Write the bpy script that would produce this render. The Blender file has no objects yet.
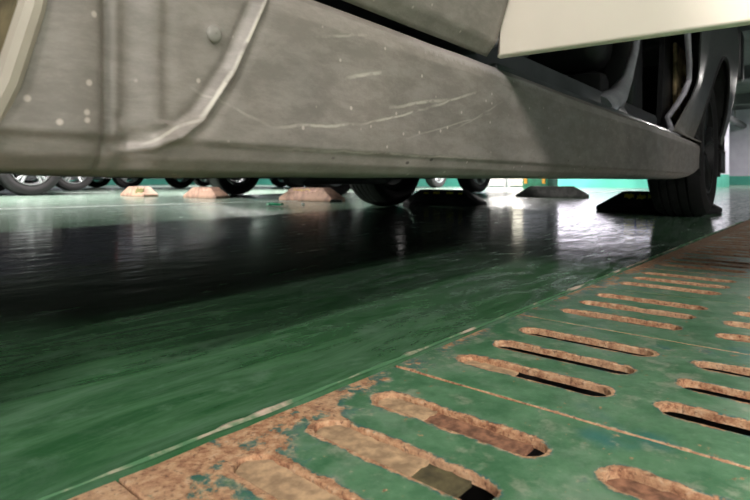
import bpy, bmesh, math, random
from mathutils import Vector, Matrix, noise
random.seed(7)
sc = bpy.context.scene
C = sc.collection
PI = math.pi
# ---------------------------------------------------------------- camera, world, lights, exposure
F = 542.0; H = 0.165
cam_d = bpy.data.cameras.new('camera'); cam = bpy.data.objects.new('camera', cam_d); C.objects.link(cam)
cam.location = (0, 0, H); cam.rotation_euler = (PI/2, 0, 0)
cam_d.sensor_width = 36; cam_d.lens = 36*F/750; cam_d.shift_y = -70/750
cam_d.clip_start = 0.01
sc.camera = cam
cam_d.dof.use_dof = True; cam_d.dof.focus_distance = 0.55; cam_d.dof.aperture_fstop = 15
w = bpy.data.worlds.new('world'); sc.world = w; w.use_nodes = True
w.node_tree.nodes['Background'].inputs[0].default_value = (0.75, 0.85, 0.8, 1)
w.node_tree.nodes['Background'].inputs[1].default_value = 0.05
sc.view_settings.view_transform = 'Standard'; sc.view_settings.look = 'None'
sc.view_settings.exposure = 2.42; sc.view_settings.gamma = 1; sc.view_settings.use_curve_mapping = False
GA = math.radians(41)                      # parking grid: u runs down the trench, v across it
def G(u, v, z=0.0):
    return Vector((u*math.sin(GA)+v*math.cos(GA), u*math.cos(GA)-v*math.sin(GA), z))
GROT = PI/2-GA                             # rotation of a thing whose local x runs along u
CEIL = 2.55
LAMPS = [  # u, v, watts, label detail
    (-1.7, -0.4, 34, 'behind the near end of the trench'), (-2.4, 1.5, 30, 'added behind the viewpoint to soften the door shadow'), (-1.8, 3.6, 38, 'over the aisle right of the trench'),  # middle lamp is unseen, added to soften the door's shadow edge
    (1.4, 3.9, 7, 'added over the aisle to brighten the shadowed sill'), (0.6, -5.6, 62, 'above the empty bay left of the grey car'), (4.6, -6.2, 62, 'above the wheel stops of the empty bay'),  # first lamp is unseen, added to light the sill in the door's shadow
    (9.6, -4.9, 105, 'above the empty bay behind the grey car'), (8.2, -13.0, 70, 'over the dark cars opposite'),
    (14.5, -0.6, 24, 'far down the aisle'), (18.5, -1.1, 24, 'nearest the far end wall')]

# ---------------------------------------------------------------- materials
def nt(name):
    m = bpy.data.materials.new(name); m.use_nodes = True
    t = m.node_tree; b = t.nodes['Principled BSDF']
    return m, t, b
def N(t, kind, **kw):
    n = t.nodes.new(kind)
    for k, v in kw.items():
        if k == 'ins':
            for a, x in v.items():
                if isinstance(x, bpy.types.NodeSocket): t.links.new(x, n.inputs[a])
                else: n.inputs[a].default_value = x
        else: setattr(n, k, v)
    return n
def mth(t, op, a, b=0.0, c=0.0, clamp=False):
    n = t.nodes.new('ShaderNodeMath'); n.operation = op; n.use_clamp = clamp
    for i, x in enumerate((a, b, c)):
        if isinstance(x, bpy.types.NodeSocket): t.links.new(x, n.inputs[i])
        else: n.inputs[i].default_value = x
    return n.outputs[0]
def noi(t, vec, scale, detail=4, rough=0.55, dist=0.0):
    n = N(t, 'ShaderNodeTexNoise', ins={'Vector': vec, 'Scale': scale, 'Detail': detail, 'Roughness': rough, 'Distortion': dist})
    return n.outputs['Fac']
def ramp(t, fac, stops):
    n = t.nodes.new('ShaderNodeValToRGB'); t.links.new(fac, n.inputs[0])
    e = n.color_ramp.elements
    while len(e) < len(stops): e.new(0.5)
    for i, (p, c) in enumerate(stops):
        e[i].position = p; e[i].color = (c if len(c) == 4 else (*c, 1)) if not isinstance(c, float) else (c, c, c, 1)
    return n.outputs[0]
def mix(t, fac, a, b):
    n = t.nodes.new('ShaderNodeMix'); n.data_type = 'RGBA'
    for k, x in ((0, fac), (6, a), (7, b)):
        if isinstance(x, bpy.types.NodeSocket): t.links.new(x, n.inputs[k])
        else: n.inputs[k].default_value = x if not isinstance(x, tuple) or len(x) == 4 else (*x, 1)
    return n.outputs[2]
def ss(t, x, a, b):     # smoothstep a..b
    n = t.nodes.new('ShaderNodeMapRange'); n.interpolation_type = 'SMOOTHSTEP'
    t.links.new(x, n.inputs[0]); n.inputs[1].default_value = a; n.inputs[2].default_value = b
    return n.outputs[0]
def stretch(t, vec, s, rot=(0, 0, 0)):
    n = N(t, 'ShaderNodeMapping', ins={'Vector': vec, 'Scale': s, 'Rotation': rot}); return n.outputs[0]
def bump(t, b, h, strength=0.3, dist=0.01):
    n = N(t, 'ShaderNodeBump', ins={'Height': h, 'Strength': strength, 'Distance': dist}); t.links.new(n.outputs[0], b.inputs['Normal'])
def objco(t): return t.nodes.new('ShaderNodeTexCoord').outputs['Object']
def plain(name, col, rough=0.5, metal=0.0, var=0.25, scale=9.0, emit=0, coat=0.0):
    m, t, b = nt(name); co = objco(t)
    n = noi(t, co, scale, 5)
    c = mix(t, ss(t, n, 0.3, 0.75), tuple(x*(1-var) for x in col), tuple(min(1, x*(1+var)) for x in col))
    t.links.new(c, b.inputs['Base Color'])
    b.inputs['Roughness'].default_value = rough; b.inputs['Metallic'].default_value = metal
    if coat: b.inputs['Coat Weight'].default_value = coat; b.inputs['Coat Roughness'].default_value = 0.08
    if emit:
        b.inputs['Emission Color'].default_value = (*col, 1); b.inputs['Emission Strength'].default_value = emit
    return m

def floor_mat():
    m, t, b = nt('green_epoxy'); co = objco(t)
    big = noi(t, co, 1.1, 5, 0.6); fine = noi(t, co, 26, 6, 0.65)
    st = noi(t, stretch(t, co, (3, 16, 1), (0, 0, 0.5)), 2.0, 6, 0.7, 1.2)
    c1 = mix(t, ss(t, st, 0.32, 0.72), (0.034, 0.125, 0.045), (0.105, 0.245, 0.12))
    c2 = mix(t, mth(t, 'MULTIPLY', ss(t, fine, 0.52, 0.72), 0.5), c1, (0.16, 0.29, 0.18))
    # dry dusty worn patches, plus light painted over the far bays
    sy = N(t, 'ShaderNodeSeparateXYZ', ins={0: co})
    lit_bays = ss(t, sy.outputs[1], 1.4, 3.2)                      # paler colour standing in for the lit floor beyond the car's shadow
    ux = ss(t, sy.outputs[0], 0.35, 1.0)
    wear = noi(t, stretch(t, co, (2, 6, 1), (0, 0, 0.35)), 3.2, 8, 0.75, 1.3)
    dust_lit = mth(t, 'MULTIPLY', ss(t, wear, 0.40, 0.62), mth(t, 'ADD', 0.14, mth(t, 'MULTIPLY', ux, 0.7)))
    dust_lit = mth(t, 'MAXIMUM', dust_lit, mth(t, 'MULTIPLY', lit_bays, mth(t, 'ADD', 0.55, mth(t, 'MULTIPLY', big, 0.5))), clamp=True)
    c3 = mix(t, dust_lit, c2, (0.24, 0.315, 0.275))
    t.links.new(c3, b.inputs['Base Color'])
    r = mth(t, 'ADD', 0.075, mth(t, 'MULTIPLY', ss(t, st, 0.45, 0.8), 0.22))
    r = mth(t, 'ADD', r, mth(t, 'MULTIPLY', dust_lit, 0.12))
    t.links.new(r, b.inputs['Roughness']); b.inputs['IOR'].default_value = 1.6
    bn = noi(t, stretch(t, co, (1, 2.2, 1), (0, 0, 0.3)), 7, 3, 0.5)
    h = mth(t, 'ADD', mth(t, 'MULTIPLY', bn, 1.0), mth(t, 'MULTIPLY', fine, 0.05))
    bump(t, b, h, 0.35, 0.004)
    return m

SP, SW, SR1, SR2 = 0.0625, 0.0125, -0.205, -0.037   # slot pitch, half width, row centres
SL = 0.0665-0.0125                                     # half length of the straight part
def grate_mat():
    m, t, b = nt('rusty_green_paint')
    geo = t.nodes.new('ShaderNodeNewGeometry'); co = stretch(t, geo.outputs['Position'], (1, 1, 1))
    # grate coordinates from the world position: x' = u, y' = v
    sx = N(t, 'ShaderNodeSeparateXYZ', ins={0: geo.outputs['Position']})
    X, Y, Z = sx.outputs
    u = mth(t, 'ADD', mth(t, 'MULTIPLY', X, math.sin(GA)), mth(t, 'MULTIPLY', Y, math.cos(GA)))
    v = mth(t, 'SUBTRACT', mth(t, 'MULTIPLY', X, math.cos(GA)), mth(t, 'MULTIPLY', Y, math.sin(GA)))
    um = mth(t, 'WRAP', mth(t, 'SUBTRACT', u, 0.255), 0.122, -0.122)
    au = mth(t, 'ABSOLUTE', um)
    du = mth(t, 'MAXIMUM', mth(t, 'MULTIPLY', mth(t, 'PINGPONG', au, SP/2), mth(t, 'LESS_THAN', au, SP)), mth(t, 'SUBTRACT', au, SP))
    d1 = mth(t, 'ABSOLUTE', mth(t, 'SUBTRACT', v, SR1)); d2 = mth(t, 'ABSOLUTE', mth(t, 'SUBTRACT', v, SR2))
    dv = mth(t, 'MAXIMUM', mth(t, 'SUBTRACT', mth(t, 'MINIMUM', d1, d2), SL), 0.0)
    dist = mth(t, 'SQRT', mth(t, 'ADD', mth(t, 'MULTIPLY', du, du), mth(t, 'MULTIPLY', dv, dv)))
    dist = mth(t, 'SUBTRACT', dist, SW)
    n1 = noi(t, co, 24, 9, 0.72); n2 = noi(t, co, 130, 8, 0.78); n3 = noi(t, co, 9, 4)
    near = mth(t, 'MULTIPLY', mth(t, 'SUBTRACT', 1.0, ss(t, dist, 0.0005, 0.008)), 0.20)
    edge = mth(t, 'MULTIPLY', mth(t, 'SUBTRACT', 1.0, ss(t, mth(t, 'ADD', v, 0.308), 0.0, 0.05)), 0.14)
    corner = mth(t, 'MULTIPLY', mth(t, 'SUBTRACT', 1.0, ss(t, mth(t, 'ADD', u, mth(t, 'MULTIPLY', v, 1.1)), -0.13, 0.06)), 0.15)
    joint = mth(t, 'MULTIPLY', ss(t, mth(t, 'ABSOLUTE', um), 0.118, 0.1215), 0.12)
    far = mth(t, 'MULTIPLY', ss(t, u, 0.65, 1.6), 0.17)
    s = mth(t, 'ADD', mth(t, 'ADD', mth(t, 'ADD', near, edge), mth(t, 'ADD', corner, joint)), far)
    s = mth(t, 'ADD', s, mth(t, 'ADD', mth(t, 'MULTIPLY', n1, 0.75), mth(t, 'MULTIPLY', mth(t, 'ADD', n2, n3), 0.22)))
    rust = ss(t, s, 0.735, 0.775)
    halo = mth(t, 'SUBTRACT', ss(t, s, 0.665, 0.735), rust)
    rc = ramp(t, n2, [(0.33, (0.13, 0.05, 0.025)), (0.44, (0.40, 0.19, 0.10)), (0.54, (0.60, 0.35, 0.19)), (0.68, (0.72, 0.53, 0.36))])
    rc = mix(t, mth(t, 'MULTIPLY', ss(t, n3, 0.45, 0.7), 0.55), rc, (0.62, 0.42, 0.26))
    n4 = noi(t, co, 330, 3, 0.6)
    rc = mix(t, mth(t, 'MULTIPLY', ss(t, n4, 0.55, 0.68), 0.7), rc, (0.12, 0.05, 0.03))
    rust = mth(t, 'MAXIMUM', rust, mth(t, 'MULTIPLY', ss(t, noi(t, co, 75, 4, 0.7), 0.645, 0.68), 0.8))
    rc = mix(t, mth(t, 'MULTIPLY', ss(t, u, 0.9, 1.7), 0.6), rc, (0.13, 0.095, 0.075))
    gr = mix(t, ss(t, n1, 0.35, 0.65), (0.055, 0.175, 0.08), (0.14, 0.30, 0.165))
    gr = mix(t, mth(t, 'MULTIPLY', ss(t, noi(t, co, 12, 8, 0.75, 0.6), 0.48, 0.66), 0.55), gr, (0.24, 0.34, 0.25))
    gr = mix(t, mth(t, 'MULTIPLY', ss(t, n2, 0.5, 0.7), 0.4), gr, (0.22, 0.36, 0.25))
    gr = mix(t, ss(t, n3, 0.58, 0.70), gr, (0.045, 0.19, 0.16))
    pale = ss(t, noi(t, stretch(t, co, (1, 1, 1), (0.3, 0, 0)), 34, 6, 0.7), 0.53, 0.66)
    gr = mix(t, mth(t, 'MULTIPLY', pale, 0.55), gr, (0.40, 0.42, 0.32))
    tl = mix(t, ss(t, n2, 0.45, 0.62), (0.02, 0.12, 0.14), (0.45, 0.40, 0.28))
    c = mix(t, mth(t, 'MULTIPLY', halo, 0.75), gr, tl)
    c = mix(t, rust, c, rc)
    # bare rusted steel on the slot walls
    nz = N(t, 'ShaderNodeSeparateXYZ', ins={0: geo.outputs['True Normal']}).outputs[2]
    wall = mth(t, 'SUBTRACT', 1.0, ss(t, nz, 0.3, 0.75))
    c = mix(t, wall, c, rc)
    t.links.new(c, b.inputs['Base Color'])
    t.links.new(mth(t, 'ADD', 0.34, mth(t, 'MULTIPLY', mth(t, 'MAXIMUM', rust, wall), 0.5)), b.inputs['Roughness'])
    h = mth(t, 'ADD', mth(t, 'MULTIPLY', rust, mth(t, 'ADD', -0.5, n2)), mth(t, 'MULTIPLY', n1, 0.5))
    bump(t, b, h, 0.6, 0.003)
    return m

SCR_SHINE = [  # scratches on the rocker panel, then a painted ridge highlight: x0,z0,x1,z1,width,strength   (car coordinates)
    (0.262, 0.203, 0.36, 0.213, .0011, .55), (0.36, 0.213, 0.46, 0.236, .0010, .7), (0.40, 0.232, 0.50, 0.250, .0014, .6), (0.46, 0.236, 0.56, 0.266, .0012, .55),
    (0.34, 0.250, 0.39, 0.262, .0016, .6), (0.19, 0.224, 0.262, 0.203, .0009, .25), (0.43, 0.205, 0.60, 0.245, .0009, .3), (0.52, 0.22, 0.63, 0.262, .001, .3),
    (0.30, 0.275, 0.36, 0.288, .001, .35), (0.22, 0.188, 0.62, 0.190, .0009, .4),
    (0.263, 0.322, 0.245, 0.283, .0011, .9), (0.248, 0.290, 0.2225, 0.234, .0012, .9), (0.2255, 0.240, 0.200, 0.203, .0011, .8), (0.204, 0.205, 0.165, 0.186, .0009, .6)]  # pale strokes painting the highlight of the curved ridge
def paint_mat():
    m, t, b = nt('dusty_grey_paint'); co = objco(t)
    sp = N(t, 'ShaderNodeSeparateXYZ', ins={0: co}); x, y, z = sp.outputs
    n1 = noi(t, co, 9, 6, 0.6); n2 = noi(t, stretch(t, co, (9, 9, 26)), 2.2, 8, 0.75, 0.15); n3 = noi(t, co, 160, 3, 0.6)
    low = mth(t, 'SUBTRACT', 1.0, ss(t, z, 0.30, 0.50))                 # road dirt thrown up on the lower body
    d = mth(t, 'MULTIPLY', low, mth(t, 'ADD', 0.45, mth(t, 'MULTIPLY', n1, 0.55)))
    base = mix(t, ss(t, n2, 0.35, 0.7), (0.10, 0.105, 0.105), (0.145, 0.15, 0.148))
    dirt = mix(t, ss(t, n2, 0.38, 0.66), (0.235, 0.205, 0.178), (0.325, 0.288, 0.255))
    c = mix(t, d, base, dirt)
    # stone chips
    vor = N(t, 'ShaderNodeTexVoronoi', ins={'Vector': co, 'Scale': 75.0})
    chip = mth(t, 'MULTIPLY', mth(t, 'SUBTRACT', 1.0, ss(t, vor.outputs['Distance'], 0.07, 0.17)), mth(t, 'GREATER_THAN', N(t, 'ShaderNodeSeparateColor', ins={0: vor.outputs['Color']}).outputs[0], 0.74))
    c = mix(t, mth(t, 'MULTIPLY', chip, mth(t, 'MULTIPLY', low, 0.8)), c, (0.55, 0.48, 0.43))
    vor2 = N(t, 'ShaderNodeTexVoronoi', ins={'Vector': stretch(t, co, (26, 26, 50)), 'Scale': 1.0})
    blk = mth(t, 'MULTIPLY', mth(t, 'SUBTRACT', 1.0, ss(t, vor2.outputs['Distance'], 0.05, 0.11)), mth(t, 'GREATER_THAN', N(t, 'ShaderNodeSeparateColor', ins={0: vor2.outputs['Color']}).outputs[1], 0.8))
    c = mix(t, mth(t, 'MULTIPLY', blk, mth(t, 'MULTIPLY', low, 0.8)), c, (0.03, 0.025, 0.02))
    tot = None
    wob = mth(t, 'MULTIPLY', mth(t, 'SUBTRACT', noi(t, co, 30, 3), 0.5), 0.006)
    zz = mth(t, 'ADD', z, wob)
    for x0, z0, x1, z1, wd, stg in SCR_SHINE:
        dx, dz = x1-x0, z1-z0; L2 = dx*dx+dz*dz
        px, pz = mth(t, 'SUBTRACT', x, x0), mth(t, 'SUBTRACT', zz, z0)
        k = mth(t, 'ADD', mth(t, 'MULTIPLY', px, dx/L2), mth(t, 'MULTIPLY', pz, dz/L2), clamp=True)
        ex, ez = mth(t, 'SUBTRACT', px, mth(t, 'MULTIPLY', k, dx)), mth(t, 'SUBTRACT', pz, mth(t, 'MULTIPLY', k, dz))
        dd = mth(t, 'SQRT', mth(t, 'ADD', mth(t, 'MULTIPLY', ex, ex), mth(t, 'MULTIPLY', ez, ez)))
        taper = mth(t, 'MULTIPLY', mth(t, 'MULTIPLY', k, mth(t, 'SUBTRACT', 1.0, k)), 3.0)
        s = mth(t, 'MULTIPLY', mth(t, 'SUBTRACT', 1.0, ss(t, dd, wd*0.3, wd*1.6)), mth(t, 'MULTIPLY', mth(t, 'ADD', taper, 0.25, clamp=True), stg))
        tot = s if tot is None else mth(t, 'MAXIMUM', tot, s)
    tot = mth(t, 'MULTIPLY', tot, ss(t, noi(t, co, 60, 3), 0.30, 0.52))
    c = mix(t, mth(t, 'MULTIPLY', tot, 0.9), c, (0.62, 0.58, 0.50))
    # frayed pale paint along the top roll of the sill
    fr = mth(t, 'MULTIPLY', ss(t, mth(t, 'ADD', z, mth(t, 'MULTIPLY', n3, 0.012)), 0.296, 0.303), mth(t, 'SUBTRACT', 1.0, ss(t, z, 0.304, 0.309)))
    fr = mth(t, 'MULTIPLY', fr, mth(t, 'MULTIPLY', ss(t, x, 0.38, 0.5), mth(t, 'SUBTRACT', 1.0, ss(t, x, 0.72, 0.85))))
    c = mix(t, mth(t, 'MULTIPLY', fr, 0.7), c, (0.42, 0.38, 0.37))
    t.links.new(c, b.inputs['Base Color'])
    t.links.new(mth(t, 'ADD', 0.36, mth(t, 'MULTIPLY', d, 0.22)), b.inputs['Roughness'])
    t.links.new(mth(t, 'MULTIPLY', mth(t, 'SUBTRACT', 1.0, d), 0.55), b.inputs['Metallic'])
    h = mth(t, 'ADD', mth(t, 'MULTIPLY', n1, 0.4), mth(t, 'MULTIPLY', mth(t, 'ADD', n3, n2), 0.06))
    h = mth(t, 'SUBTRACT', h, mth(t, 'MULTIPLY', tot, 0.05))
    bump(t, b, h, 0.45, 0.006)
    return m

def stop_mat(name, dark, bright, f):
    m, t, b = nt(name); co = objco(t)
    n = noi(t, co, 14, 5, 0.65)
    c = mix(t, ss(t, n, f, f+0.16), dark, bright)
    t.links.new(c, b.inputs['Base Color']); b.inputs['Roughness'].default_value = 0.75
    bump(t, b, n, 0.4, 0.005); return m
def wall_mat():
    m, t, b = nt('painted_wall'); co = objco(t)
    z = N(t, 'ShaderNodeSeparateXYZ', ins={0: t.nodes.new('ShaderNodeNewGeometry').outputs['Position']}).outputs[2]
    n = noi(t, co, 2.2, 6)
    up = mix(t, ss(t, n, 0.3, 0.7), (0.56, 0.53, 0.66), (0.68, 0.66, 0.78)); lo = mix(t, ss(t, n, 0.3, 0.7), (0.05, 0.33, 0.25), (0.08, 0.42, 0.33))
    c = mix(t, ss(t, z, 0.298, 0.302), lo, up)
    t.links.new(c, b.inputs['Base Color']); b.inputs['Roughness'].default_value = 0.6; return m

M = {
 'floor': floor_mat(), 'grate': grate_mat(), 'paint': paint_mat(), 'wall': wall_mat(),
 'line': plain('line_paint', (0.72, 0.76, 0.76), 0.35), 'ceiling': plain('ceiling_concrete', (0.10, 0.105, 0.11), 0.9, scale=2),
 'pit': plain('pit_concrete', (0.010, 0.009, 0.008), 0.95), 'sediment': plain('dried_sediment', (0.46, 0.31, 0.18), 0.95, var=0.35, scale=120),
 'darksed': plain('olive_sediment', (0.10, 0.085, 0.04), 0.9, var=0.5, scale=90), 'brownsed': plain('brown_rust_flakes', (0.27, 0.13, 0.075), 0.95, var=0.5, scale=150),
 'cream': plain('cream_door_paint', (0.80, 0.71, 0.62), 0.5, var=0.04, scale=5), 'rubber': plain('tyre_rubber', (0.009, 0.008, 0.009), 0.7, scale=30),
 'alloy': plain('alloy', (0.55, 0.56, 0.58), 0.3, 0.8), 'trim': plain('black_trim', (0.012, 0.012, 0.013), 0.45), 'inner': plain('dark_inner_paint', (0.11, 0.115, 0.125), 0.35, 0.3, coat=0.3),
 'gloss': plain('glossy_pillar_paint', (0.62, 0.6, 0.66), 0.25, 0.3), 'seat': plain('worn_brown_fabric', (0.30, 0.22, 0.12), 0.9, var=0.7, scale=25),
 'liner': plain('arch_liner', (0.14, 0.115, 0.06), 0.9, var=0.6, scale=30), 'lip': plain('pale_dusty_lip', (0.38, 0.34, 0.28), 0.6, var=0.15),
 'glass': plain('window_glass', (0.02, 0.025, 0.03), 0.05), 'red': plain('tail_lamp_red', (0.12, 0.01, 0.01), 0.15), 'under': plain('underbody', (0.02, 0.02, 0.02), 0.8),
 'yellow': plain('reflective_yellow', (1.0, 0.75, 0.04), 0.35, var=0.2), 'stop_black': stop_mat('stop_rubber', (0.012, 0.012, 0.014), (0.03, 0.028, 0.03), 0.5),
 'stop_grey': stop_mat('dusty_stop_rubber', (0.10, 0.10, 0.095), (0.17, 0.17, 0.16), 0.45), 'stop_orange': stop_mat('faded_orange_stop', (0.40, 0.22, 0.17), (0.62, 0.40, 0.30), 0.4),
 'stop_pink': stop_mat('faded_pink_stop', (0.26, 0.16, 0.12), (0.44, 0.28, 0.20), 0.4), 'moss': plain('olive_end_cap', (0.12, 0.12, 0.04), 0.8, var=0.5),
 'carblack': plain('black_car_paint', (0.012, 0.013, 0.016), 0.12, 0.2, coat=0.8), 'carblue': plain('dark_blue_car_paint', (0.012, 0.02, 0.045), 0.15, 0.2, coat=0.8),
 'carwhite': plain('white_car_paint', (0.8, 0.8, 0.82), 0.2, coat=0.6), 'cargrey': plain('charcoal_car_paint', (0.03, 0.03, 0.034), 0.15, 0.3, coat=0.8), 'colgrey': plain('column_grey', (0.16, 0.15, 0.19), 0.6), 'colgreen': plain('column_green', (0.015, 0.16, 0.09), 0.5),
 'orange': plain('orange_reflector', (0.9, 0.35, 0.03), 0.4), 'shutter': plain('white_shutter', (0.78, 0.77, 0.76), 0.5, var=0.06), 'beige': plain('beige_shutter', (0.50, 0.48, 0.42), 0.5, var=0.06),
 'scrap': plain('green_plastic', (0.0, 0.30, 0.13), 0.4), 'tube': plain('lamp_tube', (1.0, 0.98, 0.95), 0.5, emit=14), 'housing': plain('lamp_housing', (0.5, 0.5, 0.5), 0.4),
 'duct': plain('duct_metal', (0.12, 0.12, 0.13), 0.5), 'curb': plain('concrete_kerb', (0.30, 0.29, 0.28), 0.9), 'gravel': plain('pebble_grey', (0.35, 0.31, 0.27), 0.9),
 'sealant': stop_mat('pale_sealant', (0.06, 0.17, 0.075), (0.56, 0.43, 0.34), 0.49),
 'plug': plain('dusty_plug', (0.25, 0.235, 0.21), 0.6),
 'steel': plain('galvanised_frame', (0.25, 0.22, 0.17), 0.7, var=0.5, scale=50),
}
# ---------------------------------------------------------------- mesh helpers
def obj(name, bm, m, parent=None, smooth=True, angle=0.6):
    me = bpy.data.meshes.new(name); bmesh.ops.recalc_face_normals(bm, faces=bm.faces[:]); bm.to_mesh(me); bm.free()
    me.materials.append(M[m] if isinstance(m, str) else m)
    if smooth:
        for p in me.polygons: p.use_smooth = True
        try: me.set_sharp_from_angle(angle=angle)
        except Exception: pass
    o = bpy.data.objects.new(name, me); C.objects.link(o)
    if parent: o.parent = parent
    return o
def tag(o, label=None, cat=None, group=None, kind=None):
    if label: o['label'] = label
    if cat: o['category'] = cat
    if group: o['group'] = group
    if kind: o['kind'] = kind
    return o
def empty(name, loc=(0, 0, 0), rz=0):
    o = bpy.data.objects.new(name, None); C.objects.link(o); o.location = loc; o.rotation_euler = (0, 0, rz); return o
def box(bm, x0, x1, y0, y1, z0, z1, bev=0.0, rot=None, seg=2):
    r = bmesh.ops.create_cube(bm, size=1)
    vs = r['verts']
    for v in vs:
        v.co = Vector(((x0+x1)/2+v.co.x*(x1-x0), (y0+y1)/2+v.co.y*(y1-y0), (z0+z1)/2+v.co.z*(z1-z0)))
    if bev:
        es = list({e for v in vs for e in v.link_edges})
        rr = bmesh.ops.bevel(bm, geom=es, offset=bev, segments=seg, affect='EDGES', profile=0.5)
        vs = list({v for f in rr['faces'] for v in f.verts} | {v for v in vs if v.is_valid})
    return vs
def prism(bm, pts, axis, a, b):   # pts polygon in the two other axes
    def mk(p, q):
        return {'x': (q, p[0], p[1]), 'y': (p[0], q, p[1]), 'z': (p[0], p[1], q)}[axis]
    A = [bm.verts.new(mk(p, a)) for p in pts]; B = [bm.verts.new(mk(p, b)) for p in pts]
    bm.faces.new(A); bm.faces.new(B[::-1]); n = len(pts)
    for i in range(n): bm.faces.new((A[i], A[(i+1) % n], B[(i+1) % n], B[i]))
def lathe(bm, prof, cx, cz, seg=40, y0=0.0):      # axis = y ; prof [(r, y)]
    rings = []
    for r, y in prof:
        rings.append([bm.verts.new((cx+r*math.cos(2*PI*k/seg), y0+y, cz+r*math.sin(2*PI*k/seg))) for k in range(seg)])
    for a, b in zip(rings, rings[1:]):
        for k in range(seg): bm.faces.new((a[k], a[(k+1) % seg], b[(k+1) % seg], b[k]))
    return rings
def tube(bm, pts, r, seg=8):
    pts = [Vector(p) for p in pts]; rings = []
    for i, p in enumerate(pts):
        d = (pts[min(i+1, len(pts)-1)]-pts[max(i-1, 0)]).normalized()
        a = d.orthogonal().normalized() if not rings else (ax-d*ax.dot(d)).normalized()
        ax = a; c = d.cross(a)
        rr = r[i] if isinstance(r, (list, tuple)) else r
        rings.append([bm.verts.new(p+rr*(math.cos(2*PI*k/seg)*a+math.sin(2*PI*k/seg)*c)) for k in range(seg)])
    for a, b in zip(rings, rings[1:]):
        for k in range(seg): bm.faces.new((a[k], a[(k+1) % seg], b[(k+1) % seg], b[k]))
    bm.faces.new(rings[0][::-1]); bm.faces.new(rings[-1])
def B(): return bmesh.new()

# ---------------------------------------------------------------- the setting (grid coordinates, turned by GROT)
UL, UR, VL, VR = -7.0, 22.0, -19.0, 8.0
def gridobj(name, bm, m, smooth=False, **k):   # mesh authored as (u, -v, z)
    o = obj(name, bm, m, smooth=smooth); o.rotation_euler = (0, 0, GROT); tag(o, kind='structure', **k); return o
TR0, TR1, TU0, TU1 = -0.308, 0.075, -0.85, 4.30         # trench opening
bm = B()
for (a, b, c, d) in ((UL, UR, VL, TR0), (UL, UR, TR1, VR), (UL, TU0, TR0, TR1), (TU1, UR, TR0, TR1)):
    box(bm, a, b, -d, -c, -0.02, 0)
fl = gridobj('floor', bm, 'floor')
bm = B()
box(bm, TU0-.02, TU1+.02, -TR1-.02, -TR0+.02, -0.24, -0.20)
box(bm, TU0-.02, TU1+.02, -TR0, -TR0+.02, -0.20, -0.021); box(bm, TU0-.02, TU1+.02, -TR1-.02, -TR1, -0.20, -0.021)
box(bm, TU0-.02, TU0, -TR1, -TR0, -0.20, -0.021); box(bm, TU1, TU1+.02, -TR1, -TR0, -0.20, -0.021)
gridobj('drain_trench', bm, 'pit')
bm = B(); box(bm, UL, UR, -VR, -VL, CEIL, CEIL+.15)
for uu in (-4, 0.4, 4.8, 9.2, 13.6, 18): box(bm, uu, uu+.35, -VR, -VL, CEIL-.28, CEIL)
gridobj('ceiling', bm, 'ceiling')
for nm, a in (('wall_left', (UL, UR, -VL, -VL+.15)), ('wall_right', (UL, UR, -VR-.15, -VR)), ('wall_front', (UL-.15, UL, -VR-.15, -VL+.15)), ('wall_back', (UR, UR+.15, -VR-.15, -VL+.15))):
    bm = B(); box(bm, *a, 0, CEIL); gridobj(nm, bm, 'wall')
bm = B(); box(bm, 12, 12.3, 2.2, 18.9, 0, CEIL-.001); box(bm, 12.3, 16, 2.2, 2.5, 0, CEIL-.001); gridobj('wall_core', bm, 'wall')
# painted bay lines
def ln(p, q, wd, name='trim_bay_line'):
    p, q = Vector(p), Vector(q); d = (q-p).normalized(); n = Vector((-d.y, d.x))*wd/2
    bm = B(); prism(bm, [p+n, p-n, q-n, q+n], 'z', 0.0, 0.0012)
    o = obj(name, bm, 'line', smooth=False); tag(o, kind='structure'); return o
ln((-4.2, 1.35), (-0.25, 4.62), 0.05)
ln(G(5.2, -5.05).xy, G(9.6, -5.05).xy, 0.10); ln(G(5.2, -2.55).xy, G(9.6, -2.55).xy, 0.10); ln(G(5.2, 0).xy, G(9.6, 0).xy, 0.10)
ln(G(-1.6, -7.6).xy, G(3.2, -7.6).xy, 0.10)

# columns
def column(u, v, label, s=0.24):
    c = empty('concrete_column', G(u, v), GROT); tag(c, label, 'column', kind='structure')
    bm = B(); box(bm, -s, s, -s, s, .26, CEIL-.29, 0.015); obj('shaft', bm, 'colgrey', c)
    bm = B(); box(bm, -s, s, -s, s, 0, .26, 0.015); g = obj('painted_base', bm, 'colgreen', c); g['label'] = 'green painted lower column'
    for k in (-1, 1):
        bm = B(); box(bm, -s-.012, -s, k*s*.72-.03, k*s*.72+.03, .10, .22, .004); obj('corner_reflector', bm, 'orange', c)
    return c
X, Y = 3.05, 10.0
cu, cv = X*math.sin(GA)+Y*math.cos(GA), X*math.cos(GA)-Y*math.sin(GA)
column(cu, cv, 'square column with green base behind the lone grey wheel stop')
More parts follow.
